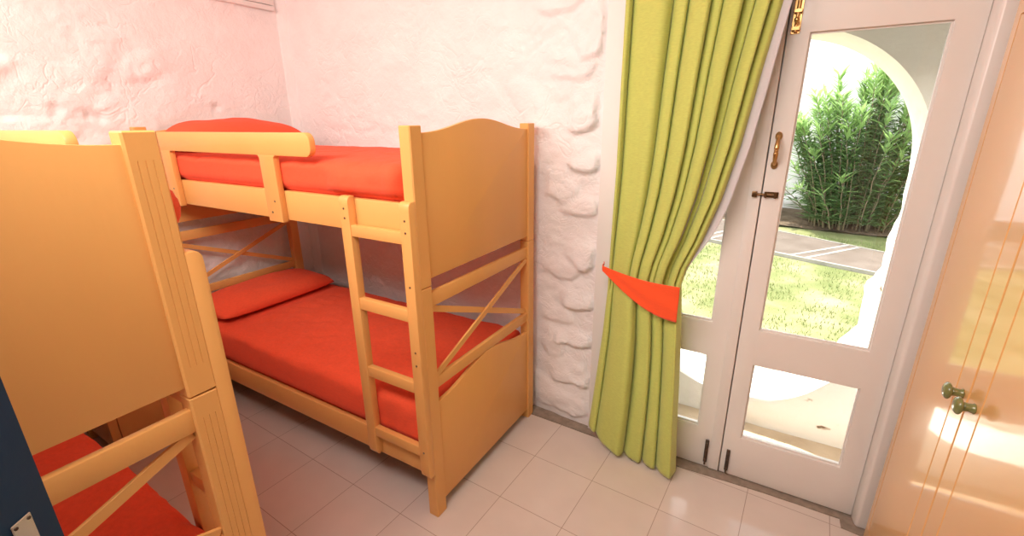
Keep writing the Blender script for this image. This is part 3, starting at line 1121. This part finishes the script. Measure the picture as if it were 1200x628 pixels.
for dd, ky, kz in ((d1, 1.493, .928), (d2, 1.402, .936)):
    bm = bmesh.new()
    lathe(bm, [(0, .0125), (.003, .0135), (.006, .0115), (.016, .0105), (.026, .0115), (.029, .012), (.030, .010), (.032, .0145), (.036, .0205), (.041, .0228), (.046, .0218), (.051, .0172), (.054, .010), (.055, 0)],
          (0, ky - WY0, kz), (-1, 0, 0), 28)
    for v in bm.verts:
        v.co.x *= .74
    build('knob', bm, M['knob'], dd, shade=True)

# ------------------------------------------------------------------ blue entrance door standing open at the left
E = Vector((-.792, .101, 0))
ddir = Vector((-.5775, .8164, 0))
hinge = E - ddir * .80
rz = math.atan2(ddir.y, ddir.x)
bd = empty('door_3', hinge, rz)          # local +x runs to the free edge, local -y faces the camera
tag(bd, 'navy blue door standing open with a nickel lock plate', 'door', kind='structure')
bm = bmesh.new()
box(bm, 0, .80, 0, .040, .008, 2.03)
build('door_panel', bm, M['blue'], bd, bevel=.003)
bm = bmesh.new()
px1 = .80 - .030
box(bm, px1 - .026, px1, -.003, 0, .955, 1.149)
lp_ = build('lock_plate', bm, M['nickel'], bd, bevel=.001, segs=1)
bm = bmesh.new()
for z in (1.143, .961):
    for xx in (px1 - .0215, px1 - .0045):
        lathe(bm, [(0, .0025), (.001, .0022), (.0012, 0)], (xx, -.003, z), (0, -1, 0), 8)
build('screw', bm, M['iron'], lp_)
bm = bmesh.new()
tube(bm, [(px1 - .0135, -.003, 1.105), (px1 - .0135, -.045, 1.105)], .008, 12)
tube(bm, [(px1 - .0135, -.045, 1.105), (px1 - .06, -.050, 1.105), (px1 - .12, -.050, 1.102)], .008, 12)
build('lever_handle', bm, M['brass'], bd, shade=True)

# ------------------------------------------------------------------ outside: porch, arch, garden
GZ = -.12
bm = bmesh.new()
box(bm, -2.2, 1.6, 2.30, 3.2, -.2, -.006)
box(bm, -.74, .50, 2.08, 2.30, -.2, -.006)
tag(build('porch_floor', bm, M['porch']), 'ochre porch floor just outside the glazed door', 'porch floor', kind='structure')

def arch_wall():
    """thick porch wall with a rounded opening; the jambs bulge with rough stone low down"""
    YA, YB = 2.535, 2.935
    cx, cz, R = -.10, 1.40, .60
    loop = []
    for k in range(49):                       # arch, right springing to left
        a = PI * k / 48
        loop.append((cx + R * math.cos(a), cz + R * math.sin(a)))
    for k in range(1, 22):                    # left jamb going down
        z = 1.40 - (1.40 - .62) * k / 21
        loop.append((-.70 + .05 * smooth(1.4, .62, z), z))
    for k in range(0, 41):                    # hollow bottom edge
        t = k / 40
        x = -.65 + (.445 + .65) * t
        z = .155 + .46 * abs((x + .08) / .545) ** 3.0 * (1 if x < -.08 else .95)
        loop.append((x, z))
    for k in range(1, 22):
        z = .60 + (1.40 - .60) * k / 22
        loop.append((.455 + .045 * smooth(.6, 1.25, z), z))
    bm = bmesh.new()
    n = len(loop)
    depth = 10
    rings = []
    for j in range(depth + 1):
        t = j / depth
        y = YA + (YB - YA) * t
        ring = []
        for (x, z) in loop:
            c = Vector((x - cx, z - 1.1))
            c.normalize()
            roughness = (1 - smooth(1.15, 1.5, z)) * (.4 + .6 * t)
            nn = noise.noise(Vector((x * 5, y * 5, z * 7))) * .035 + noise.noise(Vector((x * 13, y * 12, z * 15))) * .014
            flare = .05 * smooth(.6, 1, t) * (1 - smooth(1.0, 1.4, z))
            k = 1.0 if x > 0 or z < .7 else .8
            off = -nn * roughness * k
            ring.append(bm.verts.new((x + c.x * off, y, z + c.y * off - .03 * t * (1 - smooth(.2, .5, z)))))
        rings.append(ring)
    for a, b in zip(rings, rings[1:]):
        for k in range(n):
            bm.faces.new((a[k], a[(k + 1) % n], b[(k + 1) % n], b[k]))
    X0, X1, Z0, Z1 = -2.2, 1.6, -.2, 2.75
    def project(x, z):
        d = Vector((x - cx, z - 1.1))
        s = min([((X1 - cx) / d.x) if d.x > 1e-6 else ((X0 - cx) / d.x if d.x < -1e-6 else 1e9),
                 ((Z1 - 1.1) / d.y) if d.y > 1e-6 else ((Z0 - 1.1) / d.y if d.y < -1e-6 else 1e9)])
        return cx + d.x * s, 1.1 + d.y * s
    outs = []
    for ring, y in ((rings[0], YA), (rings[-1], YB)):
        prev = ring
        layers = 12
        for l in range(1, layers + 1):
            t = (l / layers) ** 1.6
            cur_ = []
            for v, (x, z) in zip(ring, loop):
                ox, oz = project(x, z)
                xx, zz = x + (ox - x) * t, z + (oz - z) * t
                low = 1 - smooth(.5, 1.3, zz)
                bul = (noise.noise(Vector((xx * 4, zz * 4, 3))) * .02 + .012 * noise.noise(Vector((xx * 11, zz * 11, 8)))) * (.35 + .65 * low) * (1 - t)
                cur_.append(bm.verts.new((xx, y + (bul if y == YB else -bul), zz)))
            for k in range(n):
                bm.faces.new((prev[k], prev[(k + 1) % n], cur_[(k + 1) % n], cur_[k]))
            prev = cur_
        outs.append(prev)
    for k in range(n):
        bm.faces.new((outs[0][k], outs[0][(k + 1) % n], outs[1][(k + 1) % n], outs[1][k]))
    o = build('porch_wall', bm, M['porch_wall'], shade=True)
    o.data.set_sharp_from_angle(angle=.8)
    tag(o, 'thick whitewashed porch wall with an arched opening onto the garden', 'porch wall', kind='structure')
arch_wall()
bm = bmesh.new()
box(bm, -2.2, 1.6, 2.20, 2.94, 2.76, 2.86)
tag(build('porch_roof', bm, M['plain_wall']), 'white ceiling of the porch outside the glazed door', 'porch roof', kind='structure')
bm = bmesh.new()
N = 60
vs = [[None] * (N + 1) for _ in range(N + 1)]
for j in range(N + 1):
    for i in range(N + 1):
        x, y = -9 + 18 * i / N, 2.95 + 10 * j / N
        vs[j][i] = bm.verts.new((x, y, GZ + .012 * noise.noise(Vector((x * 1.5, y * 1.5, 0)))))
for j in range(N):
    for i in range(N):
        bm.faces.new((vs[j][i], vs[j][i + 1], vs[j + 1][i + 1], vs[j + 1][i]))
tag(build('lawn', bm, M['lawn'], shade=True), 'patchy sunlit lawn outside the arch', 'lawn', kind='structure')
bm = bmesh.new()
box(bm, -9, 9, -12, 2.30, -.40, -.22)
tag(build('ground', bm, M['soil']), 'bare ground around the house', 'ground', kind='structure')

# garden path of dark slabs with pale edges and joints
path = empty('garden_path', (0, 6.9, GZ))
tag(path, 'grey paved path crossing the lawn in front of the oleander', 'path', kind='structure')
def pline(x, s):      # y of near (s=0) and far (s=1) edge
    near = 6.85 - .40 * x
    far = 8.22 - .58 * x
    return near + (far - near) * s
bm = bmesh.new()
xs = [-8 + 16 * i / 40 for i in range(41)]
prism(bm, [(x, pline(x, 0) - 6.9) for x in xs] + [(x, pline(x, 1) - 6.9) for x in reversed(xs)], lambda p: (p[0], p[1], -.05), lambda p: (p[0], p[1], .035))
build('slab', bm, M['path'], path)
bm = bmesh.new()
for s0, s1 in ((-.03, .0), (1.0, 1.02)):
    prism(bm, [(x, pline(x, s0) - 6.9) for x in xs] + [(x, pline(x, s1) - 6.9) for x in reversed(xs)], lambda p: (p[0], p[1], -.05), lambda p: (p[0], p[1], .045))
for xa, xb in ((.20, .86), (.36, .98), (-2.1, -1.4), (-1.0, -.45), (-.86, -.33)):
    w = .026
    prism(bm, [(xa - w, pline(xa, .02) - 6.9), (xa + w, pline(xa, .02) - 6.9), (xb + w, pline(xb, .98) - 6.9), (xb - w, pline(xb, .98) - 6.9)],
          lambda p: (p[0], p[1], .02), lambda p: (p[0], p[1], .040))
build('slab_joint', bm, M['joint'], path)

# planting bed with the shrubs
bm = bmesh.new()
N = 40
vs = [[None] * (N + 1) for _ in range(13)]
for j in range(13):
    for i in range(N + 1):
        x = -4 + 10 * i / N
        y = 8.75 - .25 * x * .3 + 1.3 * j / 12
        z = GZ + .02 + .10 * smooth(0, 3, j) + .04 * noise.noise(Vector((x * 2, y * 2, 0)))
        vs[j][i] = bm.verts.new((x, y, z))
for j in range(12):
    for i in range(N):
        bm.faces.new((vs[j][i], vs[j][i + 1], vs[j + 1][i + 1], vs[j + 1][i]))
tag(build('flower_bed', bm, M['soil'], shade=True), 'strip of brown soil under the oleander', 'flower bed', kind='structure')

# far garden wall, whitewashed rubble
bm = bmesh.new()
nu, nv = 150, 50
g = []
for j in range(nv + 1):
    row = []
    for i in range(nu + 1):
        x = -5 + 11 * i / nu
        top = 2.55 + .16 * noise.noise(Vector((x * 1.3, 0, 4))) + .06 * noise.noise(Vector((x * 5, 0, 4)))
        z = -.2 + (top + .2) * j / nv
        h = stone_height(x, z, 21.0, .55, .34) * .10
        row.append(bm.verts.new((x, 10.05 - .08 * x - h, z)))
    g.append(row)
for j in range(nv):
    for i in range(nu):
        bm.faces.new((g[j][i], g[j][i + 1], g[j + 1][i + 1], g[j + 1][i]))
bk = [[bm.verts.new((-5 + 11 * i, 10.6 - .9 * i, z)) for i in (0, 1)] for z in (-.2, 2.4)]
bm.faces.new((bk[0][0], bk[0][1], bk[1][1], bk[1][0]))
cap = [bm.verts.new((v.co.x, v.co.y + .5, v.co.z - .03)) for v in g[nv]]
for i in range(nu):
    bm.faces.new((g[nv][i], g[nv][i + 1], cap[i + 1], cap[i]))
tag(build('garden_wall', bm, M['wall'], shade=True), 'tall whitewashed rubble wall at the end of the garden', 'garden wall', kind='structure')

def leaf_blade(bm, p, d, up, L, W, mi):
    d = d.normalized()
    side = d.cross(up)
    if side.length < 1e-3:
        side = Vector((1, 0, 0))
    side.normalize()
    nrm = side.cross(d).normalized()
    q = [p, p + d * L * .35 + side * W + nrm * L * .02, p + d * L - nrm * L * .10, p + d * L * .35 - side * W + nrm * L * .02]
    mid = p + d * L * .45 - nrm * W * .35
    v = [bm.verts.new(c) for c in q]
    m = bm.verts.new(mid)
    for a, b in ((0, 1), (1, 2), (2, 3), (3, 0)):
        bm.faces.new((v[a], v[b], m)).material_index = mi

def shrub(name, base, height, spread, stems, label, seed, leafL=.25, squash=.45):
    rnd = random.Random(seed)
    root = empty(name, base)
    tag(root, label, 'shrub')
    st, lf = bmesh.new(), bmesh.new()
    for s in range(stems):
        a = rnd.random() * 2 * PI
        rr = math.sqrt(rnd.random())
        tip = Vector((math.cos(a) * rr * spread, math.sin(a) * rr * spread * squash, height * (rnd.uniform(.80, 1.0) - .38 * rr * rr)))
        if s % 3 == 0:
            tip.z *= rnd.uniform(.28, .70)
            tip.y -= .10
        b0 = Vector((math.cos(a) * rr * spread * .5, math.sin(a) * rr * spread * .35, 0))
        pts = []
        for k in range(9):
            t = k / 8
            p = b0.lerp(Vector((tip.x, tip.y, 0)), t ** 1.5)
            p.z = tip.z * t ** .9
            p += Vector((rnd.uniform(-.02, .02), rnd.uniform(-.02, .02), 0)) * (t > 0)
            pts.append(p)
        tube(st, pts, [.014 * (1 - .75 * k / 8) for k in range(9)], 5)
        # whorls of narrow leaves
        wh = int(tip.z / .072)
        for k in range(wh):
            t = .05 + .95 * (k + rnd.random() * .5) / wh
            if t > 1: t = 1
            f = t * 8
            i = min(7, int(f))
            p = pts[i].lerp(pts[i + 1], f - i)
            axis = (pts[i + 1] - pts[i]).normalized()
            a0 = rnd.random() * 2 * PI
            young = t > .80
            for m in range(4 if not young else 5):
                if rnd.random() < .08: continue
                an = a0 + m * 2 * PI / 4
                e = Vector((math.cos(an), math.sin(an), 0))
                lift = rnd.uniform(.1, .7) if not young else rnd.uniform(.6, 1.7)
                d = e + axis * lift
                L = leafL * rnd.uniform(.7, 1.15)
                leaf_blade(lf, p, d, Vector((0, 0, 1)), L, L * rnd.uniform(.075, .10), 1 if (young or rnd.random() < .12) else 0)
    build('stems', st, M['stem'], root, shade=True)
    build('foliage', lf, [M['leaf'], M['leaf_new']], root, recalc=False)
    return root
shrub('oleander_bush', (.96, 8.98, GZ + .06), 2.66, 1.14, 100, 'tall green oleander bush growing in front of the garden wall', 5)
shrub('garden_shrub', (-.24, 9.50, GZ + .08), .95, .22, 12, 'small thin shrub beside the tall oleander', 9, leafL=.15)

# grass blades on the nearer lawn
rnd = random.Random(4)
bm = bmesh.new()
for k in range(16000):
    x = rnd.uniform(-2.2, 1.6)
    y = rnd.uniform(3.1, 8.25)
    s = (y - (6.85 - .40 * x)) 
    if -.12 < s and y < pline(x, 1.06):
        continue
    if noise.noise(Vector((x * 1.8, y * 1.8, 6))) < -.12 and rnd.random() < .75 and y < 7:
        continue
    h = rnd.uniform(.015, .045) * (1.6 if y > 7.2 else 1)
    a = rnd.random() * PI
    w = .004
    z = GZ + .012 * noise.noise(Vector((x * 1.5, y * 1.5, 0)))
    c, s2 = math.cos(a) * w, math.sin(a) * w
    bm.faces.new((bm.verts.new((x - c, y - s2, z)), bm.verts.new((x + c, y + s2, z)), bm.verts.new((x + rnd.uniform(-.02, .02), y + rnd.uniform(-.02, .02), z + h))))
tag(build('grass', bm, M['blade'], recalc=False), 'short green grass growing on the lawn outside the arch', 'grass', kind='stuff')

# ------------------------------------------------------------------ light
w = bpy.data.worlds.new('World')
SC.world = w
w.use_nodes = True
bg = w.node_tree.nodes['Background']
bg.inputs['Color'].default_value = (.90, .95, 1.0, 1)
bg.inputs['Strength'].default_value = 3.0

sun = bpy.data.lights.new('sun', 'SUN')
sun.energy = 10.0
sun.angle = math.radians(.6)
sun.color = (1, .95, .86)
so = bpy.data.objects.new('sun', sun)
COL.objects.link(so)
so.rotation_euler = Vector((.40, -.40, -.82)).to_track_quat('-Z', 'Y').to_euler()

def area(name, loc, target, sx, sy_, power, col):
    l = bpy.data.lights.new(name, 'AREA')
    l.shape = 'RECTANGLE'
    l.size = sx
    l.size_y = sy_
    l.energy = power
    l.color = col
    o = bpy.data.objects.new(name, l)
    COL.objects.link(o)
    o.location = loc
    o.rotation_euler = (Vector(target) - Vector(loc)).to_track_quat('-Z', 'Y').to_euler()
    return o
area('bounced_flash', (-1.36, -.24, 2.60), (-1.75, 1.25, .40), 2.6, .8, 75, (1, .93, .86))  # added area light for camera flash bounced off the ceiling, no real fixture

# ------------------------------------------------------------------ camera
cam = bpy.data.cameras.new('camera')
cam.sensor_width = 36
cam.sensor_fit = 'HORIZONTAL'
cam.lens = 36 * 534.344 / 1200
cam.clip_start = .02
co = bpy.data.objects.new('camera', cam)
COL.objects.link(co)
R = Vector((.85929958, .51137527, -.00997852))
D = Vector((.14862783, -.26832218, -.95179461))
F = Vector((-.48940168, .81639362, -.30657373))
co.matrix_world = Matrix(((R.x, -D.x, -F.x, 0), (R.y, -D.y, -F.y, 0), (R.z, -D.z, -F.z, 1.62), (0, 0, 0, 1)))
SC.camera = co

SC.view_settings.view_transform = 'Standard'
SC.view_settings.look = 'None'
SC.view_settings.gamma = 1.0
SC.view_settings.use_curve_mapping = False
SC.view_settings.exposure = 0.34
